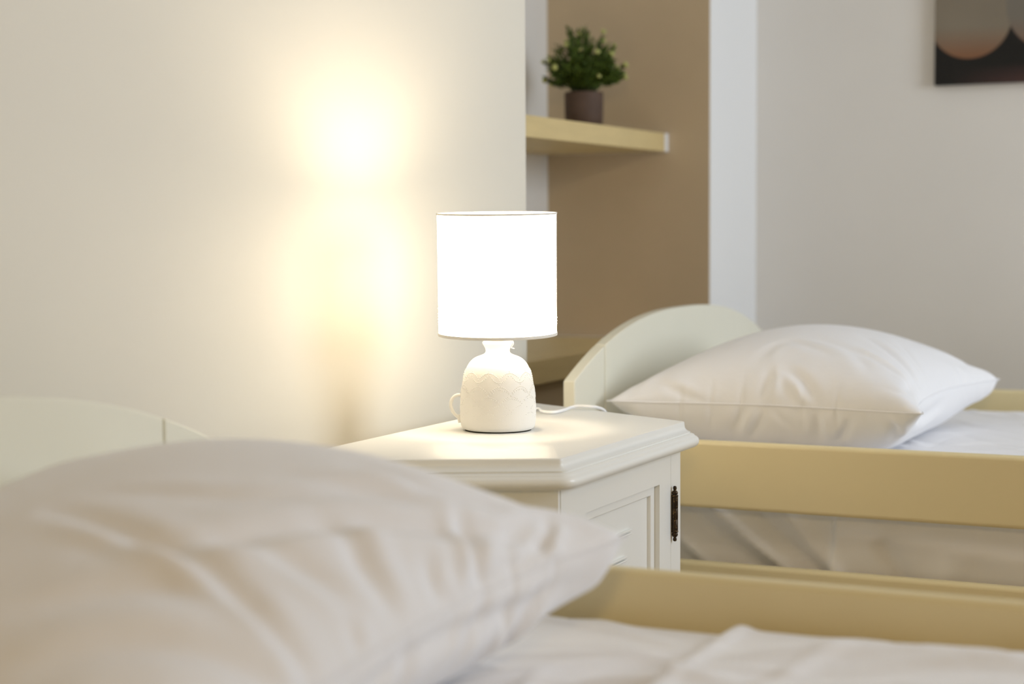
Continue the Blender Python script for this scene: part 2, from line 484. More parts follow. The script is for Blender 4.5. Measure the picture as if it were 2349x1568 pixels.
# ------------------------------------------------------------------ pillows (small inflated-cloth solver)
def sim_pillow(a, b, vol, seed, nx=112, ny=84, steps=190, bend=0.02, slack=0.012):
    r = np.random.default_rng(seed)
    ds0, ds1 = a / (nx - 1), b / (ny - 1)
    u = np.linspace(-1, 1, nx)[:, None]; v = np.linspace(-1, 1, ny)[None, :]
    P = np.zeros((2, nx, ny, 3))
    P[..., 0] = u * a / 2 * 0.96; P[..., 1] = v * b / 2 * 0.96
    prof = (1 - np.abs(u) ** 2.6) * (1 - np.abs(v) ** 2.6)
    H = vol / (a * b) / 2 / prof.mean()
    P[0, ..., 2] = H * prof; P[1, ..., 2] = -H * prof
    nz = np.zeros((2, nx, ny))
    for _ in range(40):
        fx, fy, ph = r.uniform(1, 7), r.uniform(1, 7), r.uniform(0, 6.28, 2)
        nz += r.normal() * np.sin(fx * u * 3.1 + ph[0]) * np.sin(fy * v * 3.1 + ph[1])
    P[..., 2] += 0.0006 * nz * prof
    P[:, 0] = P[:, 0].mean(0, keepdims=True); P[:, -1] = P[:, -1].mean(0, keepdims=True)
    P[:, :, 0] = P[:, :, 0].mean(0, keepdims=True); P[:, :, -1] = P[:, :, -1].mean(0, keepdims=True)
    V = np.zeros_like(P)
    diag = math.hypot(ds0, ds1); dt = 1.0; z0 = -H * 0.98
    lx = ds0 * (1 + slack * r.normal(size=(1, 1, 1)) * 0); 
    def con(A, B, L, k, only_compress=False):
        d = B - A; ln = np.sqrt((d * d).sum(-1)) + 1e-9
        e = (ln - L) / ln * 0.5 * k
        if only_compress: e = np.where(ln < L, e, 0)
        c = d * e[..., None]
        A += c; B -= c
    for it in range(steps):
        # volume-driven pressure along vertex normals
        du = np.gradient(P, axis=1); dv = np.gradient(P, axis=2)
        N = np.cross(du, dv); N[1] *= -1
        Vc = abs(((P[0, ..., 2] * N[0, ..., 2]).sum() + (P[1, ..., 2] * N[1, ..., 2]).sum()))
        p = np.clip((vol - Vc) / vol * 6.0 + 0.35, -2, 4)
        F = p * N / (ds0 * ds1) * 0.00075
        F[..., 2] -= 0.00002
        V = V * 0.90 + F
        Q = P + V
        Q0 = P.copy()
        for k in range(5):
            for s in (0, 1):
                n = (nx - s) // 2
                con(Q[:, s:s + 2 * n:2], Q[:, s + 1:s + 2 * n:2], ds0, 1.0)
                n = (ny - s) // 2
                con(Q[:, :, s:s + 2 * n:2], Q[:, :, s + 1:s + 2 * n:2], ds1, 1.0)
            for s in (0, 1):
                n = (nx - s) // 2
                con(Q[:, s:s + 2 * n:2, :-1], Q[:, s + 1:s + 2 * n:2, 1:], diag, 0.22)
                con(Q[:, s:s + 2 * n:2, 1:], Q[:, s + 1:s + 2 * n:2, :-1], diag, 0.22)
            for q in (2, 4):
                for s in range(q):
                    A = Q[:, s:-q:2 * q]; B = Q[:, s + q::2 * q][:, :A.shape[1]]; A = A[:, :B.shape[1]]
                    con(A, B, ds0 * q, bend / (q / 2), True)
                    A = Q[:, :, s:-q:2 * q]; B = Q[:, :, s + q::2 * q][:, :, :A.shape[2]]; A = A[:, :, :B.shape[2]]
                    con(A, B, ds1 * q, bend / (q / 2), True)
            for sl in ((slice(None), 0), (slice(None), -1)):
                Q[sl] = Q[sl].mean(0, keepdims=True)
            Q[:, :, 0] = Q[:, :, 0].mean(0, keepdims=True); Q[:, :, -1] = Q[:, :, -1].mean(0, keepdims=True)
            Q[..., 2] = np.maximum(Q[..., 2], z0)
        V = (Q - P); P = Q
        sp = np.sqrt((V * V).sum(-1, keepdims=True)); V = V * np.minimum(1, 0.004 / (sp + 1e-9))
    P[..., 2] -= P[..., 2].min()
    return P

def finish(P, top, edge):
    _, nx, ny, _ = P.shape
    Q = P.copy()
    Q[..., 2] *= top / Q[..., 2].max()
    u = np.abs(np.linspace(-1, 1, nx))[:, None]; v = np.abs(np.linspace(-1, 1, ny))[None, :]
    wgt = np.clip(np.maximum(u, v), 0, 1) ** 5 * 0.75 + 0.25 * (u * v) ** 3
    wb = np.clip(np.maximum(u, v), 0, 1) ** 3.2 * 0.75 + 0.25 * (u * v) ** 3
    e0 = edge - Q[0, 0, 0, 2]
    Q[0, ..., 2] += e0 * wgt; Q[1, ..., 2] += e0 * wb
    for ci, cj in ((-1, 0),):       # plump corner
        d = np.hypot(P[0, ..., 0] - P[0, ci, cj, 0], P[0, ..., 1] - P[0, ci, cj, 1])
        g = np.exp(-(d / 0.055) ** 2) * np.clip((1 - u) / .06, 0, 1) ** .5 * np.clip((1 - v) / .08, 0, 1) ** .5
        Q[0, ..., 2] += 0.006 * g; Q[1, ..., 2] -= 0.022 * g
    return Q

def fold(P, a, b, lines, seed, npuck=46, puck=0.0030, long_n=14, long_amp=0.0028):
    """press creases into the cloth; lines: (sheet, [(u, v)...], width, depth, ridge side)"""
    r = np.random.default_rng(seed)
    _, nx, ny, _ = P.shape
    U = np.linspace(0, 1, nx)[:, None] * a + np.zeros((1, ny)); V = np.linspace(0, 1, ny)[None, :] * b + np.zeros((nx, 1))
    disp = np.zeros((2, nx, ny))
    def add(sheet, pts, wd, dep, side):
        pts = np.array(spline([(p[0] * a, p[1] * b) for p in pts], 10)); seg = np.diff(pts, axis=0); ln = np.hypot(seg[:, 0], seg[:, 1]); cum = np.concatenate([[0], np.cumsum(ln)])
        best = np.full(U.shape, 1e9); sd = np.zeros_like(U); tt = np.zeros_like(U)
        for k in range(len(seg)):
            if ln[k] < 1e-9: continue
            dx, dy = seg[k] / ln[k]
            t = np.clip((U - pts[k, 0]) * dx + (V - pts[k, 1]) * dy, 0, ln[k])
            ex = U - pts[k, 0] - t * dx; ey = V - pts[k, 1] - t * dy
            d = np.hypot(ex, ey); m = d < best
            best = np.where(m, d, best); sg = np.sign(-ex * dy + ey * dx)
            sd = np.where(m, d * np.where(sg == 0, 1, sg), sd); tt = np.where(m, (cum[k] + t) / cum[-1], tt)
        taper = np.clip(np.sin(math.pi * np.clip(tt, 0.02, 0.98)), 0, 1) ** 0.6
        q = sd / wd * side
        disp[sheet] += dep * taper * (-np.exp(-q * q) + 0.75 * np.exp(-((q - 1.9) / 1.25) ** 2) + 0.25 * np.exp(-((q + 2.2) / 1.5) ** 2))
    for L in lines: add(*L)
    for k in range(npuck):                       # puckers running in from the seam
        e = r.integers(4); t = r.uniform(0.04, 0.96); l = r.uniform(0.05, 0.17); sk = r.normal() * 0.05
        c = t - 0.5
        p = {0: [(t, 0.0), (t - c * .1 + sk, l)], 1: [(t, 1.0), (t - c * .1 + sk, 1 - l)], 2: [(0.0, t), (l, t - c * .1 + sk)], 3: [(1.0, t), (1 - l, t - c * .1 + sk)]}[int(e)]
        p = [p[0], ((p[0][0] + p[1][0]) / 2 + r.normal() * .006, (p[0][1] + p[1][1]) / 2 + r.normal() * .006), p[1]]
        add(int(r.integers(2)), p, r.uniform(.005, .010), puck * r.uniform(.4, 1), int(r.choice([-1, 1])))
    for cx, cy in ((0, 0), (1, 0), (0, 1), (1, 1)):   # long folds fanning out of the corners
        for k in range(long_n // 4 + 1):
            an = r.uniform(0.15, 1.42); l0, l1 = r.uniform(.03, .08), r.uniform(.16, .34)
            f = lambda l, da=0: (abs(cx - l * math.cos(an + da)), abs(cy - l * math.sin(an + da) * a / b))
            add(0, [f(l0), f((l0 + l1) / 2, r.normal() * .06), f(l1, r.normal() * .12)], r.uniform(.008, .015), long_amp * r.uniform(.5, 1.1), int(r.choice([-1, 1])))
    du = np.gradient(P, axis=1); dv = np.gradient(P, axis=2); N = np.cross(du, dv); N[1] *= -1
    N /= np.linalg.norm(N, axis=-1, keepdims=True) + 1e-9
    ramp = np.minimum(np.minimum(U, a - U), np.minimum(V, b - V)); ramp = np.clip(ramp / 0.012, 0, 1)
    Q = P + N * (disp * ramp)[..., None]
    Q[..., 2] = np.maximum(Q[..., 2], 0)
    return Q

def pillow_mesh(P, origin, yaw, scale, label, extra=None, tiltx=0.0, tilty=0.0):
    _, nx, ny, _ = P.shape
    X = P[..., 0] * scale[0]; Y = P[..., 1] * scale[1]; Z = P[..., 2] * scale[2]
    c, s = math.cos(yaw), math.sin(yaw)
    W = np.stack([origin[0] + X * c - Y * s, origin[1] + X * s + Y * c, origin[2] + Z + Z / max(1e-6, Z.max()) * (tiltx * X + tilty * Y)], -1)
    if extra is not None:
        W = extra(W)
    idx = np.zeros((2, nx, ny), int); idx[0] = np.arange(nx * ny).reshape(nx, ny)
    inner = np.zeros((nx, ny), bool); inner[1:-1, 1:-1] = True
    idx[1] = idx[0]; idx[1][inner] = nx * ny + np.arange(inner.sum())
    verts = np.concatenate([W[0].reshape(-1, 3), W[1][inner]])
    def quads(ix, flip):
        a, b, cc, d = ix[:-1, :-1].ravel(), ix[1:, :-1].ravel(), ix[1:, 1:].ravel(), ix[:-1, 1:].ravel()
        return (np.stack([d, cc, b, a], -1) if flip else np.stack([a, b, cc, d], -1)).tolist()
    fs = quads(idx[0], False) + quads(idx[1], True)
    o = link_mesh('pillow', verts.tolist(), fs, M_COTTON, None, smooth=True, root=(origin[0], origin[1], origin[2]))
    tag(o, label, 'pillow', 'white pillows on the beds')
    # seam cord around the edge, a part of its own
    ring = [tuple(W[0, i, 0]) for i in range(nx)] + [tuple(W[0, -1, j]) for j in range(1, ny)] + [tuple(W[0, i, -1]) for i in range(nx - 2, -1, -1)] + [tuple(W[0, 0, j]) for j in range(ny - 2, -1, -1)]
    sd = tube('seam', ring, 0.0016, M_COTTON, o, n=6)
    sb = o.modifiers.new('smooth', 'SUBSURF'); sb.levels = 1; sb.render_levels = 1
    return o

PF = sim_pillow(0.720, 0.575, 0.0500, 3)
PF = finish(PF, 0.207, 0.086)
PF = fold(PF, .72, .575, [
    (0, [(.115, .50), (.060, .505), (.012, .515)], .008, .0055, 1), (0, [(.120, .455), (.075, .39), (.020, .345)], .009, .0060, -1), (1, [(.010, .34), (.040, .335), (.085, .34)], .007, .0070, -1),
    (1, [(.008, .50), (.04, .52), (.09, .56)], .008, .0050, 1), (0, [(.07, .845), (.03, .77), (.004, .70)], .009, .0030, 1),
    (0, [(.42, .32), (.36, .19), (.31, .07)], .011, .0065, 1), (0, [(.26, .31), (.215, .17), (.185, .05)], .009, .0060, 1), (0, [(.55, .25), (.47, .15), (.43, .05)], .010, .0040, -1),
    (1, [(.012, .23), (.045, .245), (.09, .29)], .006, .0055, 1), (1, [(.015, .12), (.045, .10), (.10, .13)], .007, .0055, -1), (1, [(.15, .02), (.35, .055), (.60, .04)], .010, .005, 1),
    (0, [(.19, .34), (.25, .50), (.14, .56)], .010, .0022, 1), (0, [(.30, .45), (.24, .30), (.13, .20)], .012, .003, -1)], 31, npuck=40, puck=.0026, long_amp=.0020)
pillow_mesh(PF, (3.155, -0.349, 0.5250), 0.0, (1.0, 1.0, 1.0), 'white pillow on the far corner bed, half lit warm by the lamp')

PN = sim_pillow(0.780, 0.600, 0.0600, 21)
NEAR_CREASES = []
PN = finish(PN, 0.192, 0.080)
_k = np.clip((PN[0, ..., 0] - 0.18) / 0.15, 0, 1); _k = _k * _k * (3 - 2 * _k)
PN[0, ..., 2] -= 0.010 * _k * np.clip((PN[0, ..., 2] - 0.08) / 0.04, 0, 1)
_k = np.clip((PN[0, ..., 1] - 0.07) / 0.12, 0, 1); _k = _k * _k * (3 - 2 * _k)
PN[0, ..., 2] += 0.014 * _k * np.clip((.2 - PN[0, ..., 0]) / .1, 0, 1) * np.clip((PN[0, ..., 2] - .08) / .06, 0, 1)
_k = np.exp(-((PN[0, ..., 0] - .19) / .07) ** 2) * np.exp(-((PN[0, ..., 1] + .06) / .10) ** 2)
PN[0, ..., 2] += 0.001 * _k
PN = fold(PN, .78, .60, [
    (0, [(.425, .53), (.400, .37), (.385, .24), (.372, .12), (.374, .01)], .0105, .0105, -1),
    (0, [(.36, .40), (.43, .30), (.50, .255), (.59, .205), (.70, .125), (.84, .05)], .013, .0100, -1),
    (0, [(.565, .235), (.545, .13), (.545, .03)], .012, .0065, 1), (0, [(.745, .14), (.722, .07), (.713, .01)], .009, .0080, -1),
    (0, [(.875, .060), (.82, .028), (.72, .012)], .008, .0060, 1), (1, [(.97, .02), (.82, .05), (.62, .035), (.45, .05)], .010, .0060, 1),
    (0, [(.45, .28), (.468, .18), (.49, .09)], .011, .0050, -1), (0, [(.25, .38), (.33, .28), (.365, .17)], .014, .0060, 1),
    (0, [(.60, .33), (.67, .22), (.76, .12)], .011, .0040, 1), (0, [(.47, .52), (.53, .33), (.66, .23), (.80, .15)], .012, .0040, 1),
    (0, [(.16, .31), (.25, .22), (.31, .08)], .016, .0060, 1), (0, [(.70, .30), (.74, .19), (.83, .11)], .009, .0045, -1), (0, [(.64, .10), (.63, .05), (.64, .005)], .008, .0045, 1),
    (0, [(.90, .09), (.86, .05), (.84, .01)], .006, .0050, 1), (1, [(.72, .01), (.70, .05), (.66, .10)], .008, .0060, 1), (1, [(.88, .01), (.84, .06), (.80, .13)], .008, .0045, -1), (1, [(.55, .01), (.56, .06), (.53, .12)], .010, .0050, 1)],
    77, npuck=52, puck=.0034, long_amp=.0036)
pillow_mesh(PN, (1.122, -0.343, 0.5150), 0.0, (1.0, 1.0, 1.0), 'large white wrinkled pillow in the foreground at bottom left', tiltx=0.19)

# ------------------------------------------------------------------ nightstand
NX, TZ = 2.244, 0.620
def canted(o, z, hf, hb, yf, yb, r=0.006, n=5):
    """ring of the canted plan grown outwards by o; back edge stays on the wall"""
    pts = []
    fl, fr, bl, br = Vector((NX - hf, yf)), Vector((NX + hf, yf)), Vector((NX - hb, yb)), Vector((NX + hb, yb))
    dl = (fl - bl).normalized(); nl = Vector((dl.y, -dl.x))
    if nl.x > 0: nl = -nl
    nf = Vector((0, -1)); nr = Vector((-nl.x, nl.y))
    # left back
    t = o / max(1e-6, 1) if o else 0
    lb = bl + nl * o; lb = lb + dl * ((yb - lb.y) / dl.y)
    rb = Vector((2 * NX - lb.x, lb.y))
    pts.append(lb)
    def corner(p, n0, n1):
        h = (n0 + n1).normalized(); cc = p - h * (r / h.dot(n0))
        a0 = math.atan2(n0.y, n0.x); a1 = math.atan2(n1.y, n1.x)
        if a1 < a0: a1 += 2 * math.pi
        if a1 - a0 > math.pi: a1 -= 2 * math.pi
        return [cc + Vector((math.cos(a0 + (a1 - a0) * k / n), math.sin(a0 + (a1 - a0) * k / n))) * (r + o) for k in range(n + 1)]
    pts += corner(fl, nl, nf) + corner(fr, nf, nr)
    pts.append(rb)
    return [(p.x, p.y, z) for p in pts]
def ring_stack(name, rings, m, parent, smooth=True):
    n = len(rings[0]); vs = [v for r in rings for v in r]; fs = []
    for i in range(len(rings) - 1):
        for k in range(n):
            k2 = (k + 1) % n
            fs.append((i * n + k, i * n + k2, (i + 1) * n + k2, (i + 1) * n + k))
    fs.append(tuple(range(n))); fs.append(tuple((len(rings) - 1) * n + k for k in range(n - 1, -1, -1)))
    o = link_mesh(name, vs, fs, m, parent, smooth=smooth)
    recalc(o)
    bm = bmesh.new(); bm.from_mesh(o.data)
    for e in bm.edges:
        if len(e.link_faces) == 2 and e.calc_face_angle(0) > math.radians(50): e.smooth = False
    bm.to_mesh(o.data); bm.free()
    return o
ns = empty('nightstand', (NX, -0.17, 0), 'white nightstand with canted corners between the two beds, the table lamp standing on it', 'nightstand')
HF, HB, YFT = 0.231, 0.398, -0.336
prof = [(0.0, 0.0), (0.0012, -0.0008), (0.0016, -0.003), (0.0016, -0.006), (0.0024, -0.0095), (0.0045, -0.0125), (0.0080, -0.0145), (0.0108, -0.0154), (0.0098, -0.0160),
        (0.0098, -0.0174), (0.0128, -0.0178), (0.0160, -0.0190), (0.0175, -0.0210), (0.0180, -0.0218), (0.0205, -0.0226), (0.0228, -0.0250), (0.0240, -0.0285), (0.0236, -0.0322),
        (0.0210, -0.0360), (0.0170, -0.0385), (0.0110, -0.0400), (0.0040, -0.0405), (0.0, -0.0405)]
ring_stack('tabletop', [canted(o, TZ + z, HF, HB, YFT, -0.0025) for o, z in prof], M_NS, ns)
# carcass: side, canted corners, base, with the door in the front
BF, BB, YFB = 0.2285, 0.392, -0.331
ztop = TZ - 0.041
def body_ring(z, yfront=YFB, o=0): return canted(o, z, BF, BB, YFB, -0.0025, r=0.002, n=2)
DX0, DX1 = NX - 0.222, NX + 0.187
# canted side panels + frame strips (body built as closed carcass with a front opening)
body_parts = []
fl = (NX - BF, YFB); bl = (NX - BB, -0.0025)
def prism(poly, z0, z1):
    n = len(poly); vs = [(x, y, z0) for x, y in poly] + [(x, y, z1) for x, y in poly]
    fs = [tuple(range(n - 1, -1, -1)), tuple(range(n, 2 * n))] + [(k, (k + 1) % n, n + (k + 1) % n, n + k) for k in range(n)]
    return vs, fs
T = 0.018
left = [bl, fl, (DX0 - .0008, YFB), (DX0 - .0008, YFB + T), (fl[0] - 0.004, YFB + T), (bl[0] + 0.030, -0.0025)]
fr = (NX + BF, YFB); br = (NX + BB, -0.0025)
right = [br, (br[0] - .030, -.0025), (fr[0] - .012, YFB + T), (DX1 + .007, YFB + T), (DX1 + .007, YFB + .0035), (DX1 + .0004, YFB + .0014), (DX1 + .0004, YFB), fr]
body_parts.append(prism(left, 0.0, ztop)); body_parts.append(prism(right, 0.0, ztop))
back = [(bl[0] + .031, -0.0025), (bl[0] + .031, -0.012), (2 * NX - bl[0] - .031, -0.012), (2 * NX - bl[0] - .031, -0.0025)]
body_parts.append(prism(back, 0.05, ztop))
o = link_mesh('carcass', *merge(body_parts), M_NS, ns); recalc(o); bevel(o, 0.0005, 2)
box('base_board', (DX0, DX1, YFB + .001, YFB + T, 0.0, 0.070), M_NS, ns, 0.0012)
box('bottom_shelf', (DX0 + .01, DX1 - .01, YFB + T + .001, -0.014, 0.052, 0.068), M_NS, ns)
# door: frame with a stepped recess and a flat panel
door_root = box('door', (DX0 + .0006, DX0 + .050, YFB - .0004, YFB + T, 0.072, ztop - .001), M_NS, ns, 0.0008)
PX0, PX1, PZ1, PZ0 = 2.106, 2.382, 0.535, 0.118
doorm = door_root.data
V, Fc = merge([
    (boxv(DX0 + .0006, PX0, YFB - .0004, YFB + T, 0.072, ztop - .001), BOXF),
    (boxv(PX1, DX1 - .0019, YFB - .0004, YFB + T, 0.072, ztop - .001), BOXF),
    (boxv(PX0, PX1, YFB - .0004, YFB + T, PZ1, ztop - .001), BOXF),
    (boxv(PX0, PX1, YFB - .0004, YFB + T, 0.072, PZ0), BOXF)])
me = bpy.data.meshes.new('door'); me.from_pydata([(x - ns.location.x, y - ns.location.y, z) for x, y, z in V], [], Fc); me.materials.append(M_NS)
door_root.data = me
for md in list(door_root.modifiers): door_root.modifiers.remove(md)
def frame_ring(name, x0, x1, z0, z1, wd, y0, y1, m, parent, bv):
    """picture-frame moulding"""
    a = [(x0, z0), (x1, z0), (x1, z1), (x0, z1)]; b = [(x0 + wd, z0 + wd), (x1 - wd, z0 + wd), (x1 - wd, z1 - wd), (x0 + wd, z1 - wd)]
    vs = [(x, y0, z) for x, z in a] + [(x, y0, z) for x, z in b] + [(x, y1, z) for x, z in a] + [(x, y1, z) for x, z in b]
    fs = []
    for k in range(4):
        k2 = (k + 1) % 4
        fs += [(k, k2, 4 + k2, 4 + k), (8 + k, 12 + k, 12 + k2, 8 + k2), (k, 8 + k, 8 + k2, k2), (4 + k, 4 + k2, 12 + k2, 12 + k)]
    o = link_mesh(name, vs, fs, m, parent); recalc(o)
    if bv: bevel(o, bv, 3)
    return o
frame_ring('panel_moulding', PX0, PX1, PZ0, PZ1, 0.0155, YFB + .0075, YFB + .0165, M_NS, door_root, 0.0022)
box('door_panel', (PX0 + .0156, PX1 - .0156, YFB + .0135, YFB + .0175, PZ0 + .0156, PZ1 - .0156), M_NS, door_root)
for z0 in (0.4790, 0.4425):
    V, Fc = merge([(boxv(PX0 + .05, 2.2939 - (0.018 if z0 < .46 else 0), YFB + .0085, YFB + .0134, z, z + .0028), BOXF) for z in (z0 - .0045, z0 + .0005)])
    o = link_mesh('panel_reed', V, Fc, M_NS, door_root); bevel(o, 0.0009, 2)
def hinge(zc):
    hp = [(0.0, -.0425), (.0022, -.0418), (.0030, -.0395), (.0026, -.0372), (.0020, -.0358), (.0036, -.0346), (.0048, -.0322), (.0044, -.0300), (.0030, -.0290),
          (.0048, -.0286), (.0052, -.0278), (.0052, -.0262), (.0047, -.0258), (.0049, -.0250)]
    prof = hp + [(.0049, -.009), (.0045, -.0086), (.0049, -.0080), (.0049, .0080), (.0045, .0086), (.0049, .009)] + [(r, -z) for r, z in hp[::-1]]
    h = lathe('hinge', prof, (DX1 + .0030, YFB - .0052, zc), M_BRASS, ns, n=20, close_bottom=False, close_top=False)
    return h
hinge(0.4840); hinge(0.180)

# ------------------------------------------------------------------ table lamp
LX, LY = 2.2665, -0.1215
lamp = empty('table_lamp', (LX, LY, TZ), 'lit table lamp with white ceramic jug base and white drum shade on the nightstand', 'lamp')
K = 0.000642
def zz(py): return (992 - py) * K
sil = [(990, 74), (988.5, 79), (986, 82.5), (980, 85.0), (970, 86.6), (955, 87.2), (940, 87.2), (925, 86.4), (908, 85.0), (895, 83.3), (882.4, 81.4), (872, 79.4), (862, 77.0), (856, 75.0), (849.8, 72.4), (844.5, 70.0), (839.6, 67.0),
       (835, 63.5), (831.4, 60.0), (828, 56.0), (825.3, 51.6), (823, 46.8), (821, 41.0), (819, 35.8), (817, 31.6), (815, 29.2), (813, 28.0), (809, 27.4), (804, 28.8), (799, 31.4), (796, 33.4), (793.7, 34.6), (791.5, 35.0), (789.6, 34.4), (788, 32.4), (787, 30.0), (786.6, 27.0), (787.5, 24.0), (792, 22.0), (800, 20.0)]
lathe('ceramic_base', [(r * K, zz(y)) for y, r in sil], (LX, LY, TZ), M_CERAMIC, lamp, n=96, close_bottom=True, close_top=True)
lathe('foot_pad', [(72 * K, 0.0), (76 * K, 0.0003), (76 * K, 0.0013), (72 * K, 0.00135)], (LX, LY, TZ), M_FOOT, lamp, n=64)
# beaded scallop pattern pressed in relief on the jug
rs = np.array([r for _, r in sil[:30]]) * K; zs = np.array([zz(y) for y, _ in sil[:30]])
def rad(z): return float(np.interp(z, zs, rs))
dots = []
NS_ = 10; TOW = math.atan2(CAM_P.y - LY, CAM_P.x - LX)
ph0 = TOW + 0.045
def add_dot(a, z, s=0.00085):
    r = rad(z) + 0.0001
    dots.append(ball((LX + r * math.cos(a), LY + r * math.sin(a), TZ + z), s, 6, 4))
def scallop(zlow, zhigh, phase, invert, fade=0.0, size=0.00085, cnt=14):
    for k in range(NS_):
        for i in range(cnt):
            t = i / cnt
            a = ph0 + (k + t + phase) * 2 * math.pi / NS_
            s = math.sin(math.pi * t)
            h = s ** 0.75
            z = zlow + (zhigh - zlow) * (h if not invert else 1 - h)
            if fade and random.random() < fade: continue
            add_dot(a, z, size)
scallop(zz(872), zz(856.5), 0.0, False)
scallop(zz(878), zz(855.5), 0.5, True)
for k in range(NS_):
    a = ph0 + k * 2 * math.pi / NS_
    add_dot(a, zz(881.5)); add_dot(a + math.pi / NS_, zz(852.5))
scallop(zz(906), zz(886.5), 0.5, False)
scallop(zz(908), zz(892.5), 0.5, False, cnt=11)
scallop(zz(903), zz(888.5), 0.0, True, fade=0.55)
scallop(zz(925), zz(909), 0.0, False, fade=0.15, size=0.0007)
scallop(zz(926), zz(914), 0.0, False, fade=0.2, size=0.0007, cnt=11)
scallop(zz(943), zz(929), 0.5, False, fade=0.35, size=0.0006)
scallop(zz(960), zz(947), 0.0, False, fade=0.5, size=0.0006)
o = link_mesh('bead_relief', *merge(dots), M_CERAMIC, lamp, smooth=True); o['kind'] = 'stuff'
# ear-shaped handle on the left side
side = Vector((-CAM_R.x, -CAM_R.y, 0)).normalized()
def lpt(dx, py): return Vector((LX, LY, TZ)) + side * dx * K + Vector((0, 0, zz(py)))
hp = spline([lpt(83, 912.5), lpt(92, 911.5), lpt(101, 916), lpt(107, 925), lpt(108.5, 936), lpt(104, 949), lpt(97, 958), lpt(86, 966)], 6)
tube('handle', hp, 0.0026, M_CERAMIC, lamp, n=12)
hb = tube('handle_root', spline([lpt(86.5, 957), lpt(88.6, 962), lpt(89.0, 968), lpt(87.6, 975)], 4), 0.0026, M_CERAMIC, lamp, n=10)
lathe('socket', [(.0092, zz(790)), (.0095, zz(783)), (.0128, zz(783)), (.0132, zz(781)), (.0125, zz(778)), (.0125, zz(740)), (.0095, zz(738))], (LX, LY, TZ), M_SOCKET, lamp, n=32)
# wire twisted round the neck
wp = []
for k in range(40):
    a = TOW + math.pi + 0.9 + (k / 39) * 4.2
    wp.append(Vector((LX + 0.0236 * math.cos(a), LY + 0.0236 * math.sin(a), TZ + zz(784.5) + 0.0012 * math.sin(k * 0.35))))
rgt = -side
wp2 = spline([lpt(-22, 783), lpt(-30, 785), lpt(-35.6, 790), lpt(-36.2, 795), lpt(-33, 800), lpt(-31.5, 803.5), lpt(-34.5, 804.5), lpt(-38.5, 805.5)], 5)
tube('neck_wire', wp2, 0.0007, M_SOCKET, lamp, n=8)
tube('neck_wire', spline([lpt(20, 785.0), lpt(24, 781), lpt(28, 778)], 4), 0.0006, M_SOCKET, lamp, n=8)
# shade
SB, ST = 0.1405, 0.3180
RB, RT = 0.0868, 0.0873
tilt = Matrix.Rotation(math.radians(2.0), 3, Vector((CAM_R.x, CAM_R.y, 0)).normalized()) @ Matrix.Rotation(math.radians(-0.15), 3, Vector((CAM_F.x, CAM_F.y, 0)).normalized())
SC = Vector((LX, LY, TZ + (SB + ST) / 2))
def shade_piece(name, prof, m, n=128):
    pr = [(r, z - (SB + ST) / 2) for r, z in prof]
    return lathe(name, pr, tuple(SC), m, lamp, n=n, close_bottom=False, close_top=False, tilt=tilt)
shade_piece('lamp_shade', [(RB + (RT - RB) * t, SB + (ST - SB) * t) for t in np.linspace(0, 1, 12)], M_SHADE)
th = 0.0010
def band(name, z0, z1, r):
    return shade_piece(name, [(r - th, z0), (r + th, z0 - .0003), (r + th * 1.2, (z0 + z1) / 2), (r + th, z1 + .0003), (r - th, z1), (r - th, z0)], M_TRIM)
band('shade_trim', SB - .0006, SB + .0030, RB)
band('shade_trim', ST - .0012, ST + .0008, RT)
# wire spider and bulb inside
sp = []
zr = SB + 0.020
for k in range(3):
    a = k * 2 * math.pi / 3 + 0.4
    sp.append(tube('', [SC + tilt @ Vector((0.016 * math.cos(a), 0.016 * math.sin(a), zr - (SB + ST) / 2)), SC + tilt @ Vector(((RB - .002) * math.cos(a), (RB - .002) * math.sin(a), zr - (SB + ST) / 2))], 0.0011, None, None, n=6, raw=True))
rg = [SC + tilt @ Vector((0.016 * math.cos(a), 0.016 * math.sin(a), zr - (SB + ST) / 2)) for a in np.linspace(0, 2 * math.pi, 25)]
sp.append(tube('', rg, 0.0011, None, None, n=6, raw=True))
link_mesh('shade_spider', *merge(sp), M_SOCKET, lamp, smooth=True)
lathe('bulb', [(0.012, 0.163), (0.0135, 0.175), (0.019, 0.190), (0.0235, 0.203), (0.0240, 0.212), (0.0215, 0.224), (0.014, 0.233), (0.0, 0.236)], (LX, LY, TZ), M_BULB, lamp, n=24, close_top=False)
# pin-hole scallops in the shade
pins = []
def pin(a, z):
    r = RB + (RT - RB) * (z - SB) / (ST - SB) + 0.0003
    c = SC + tilt @ Vector((r * math.cos(a), r * math.sin(a), z - (SB + ST) / 2))
    pins.append(ball(c, 0.00075, 6, 4))
NP = 7
for k in range(NP):
    for i in range(16):
        t = i / 16
        a = TOW - 0.42 + (k + t) * 2 * math.pi / NP
        pin(a, SB + 0.0135 + 0.020 * (0.5 - 0.5 * math.cos(2 * math.pi * t)))
        if i % 2 == 0: pin(a + 0.06, SB + 0.022 + 0.020 * (0.5 - 0.5 * math.cos(2 * math.pi * t)))
o = link_mesh('shade_pinholes', *merge(pins), M_PIN, lamp, smooth=True); o['kind'] = 'stuff'
light('lamp_glow', 'POINT', (LX, LY, TZ + 0.275), E_LAMP, LAMP_C, 0.028)

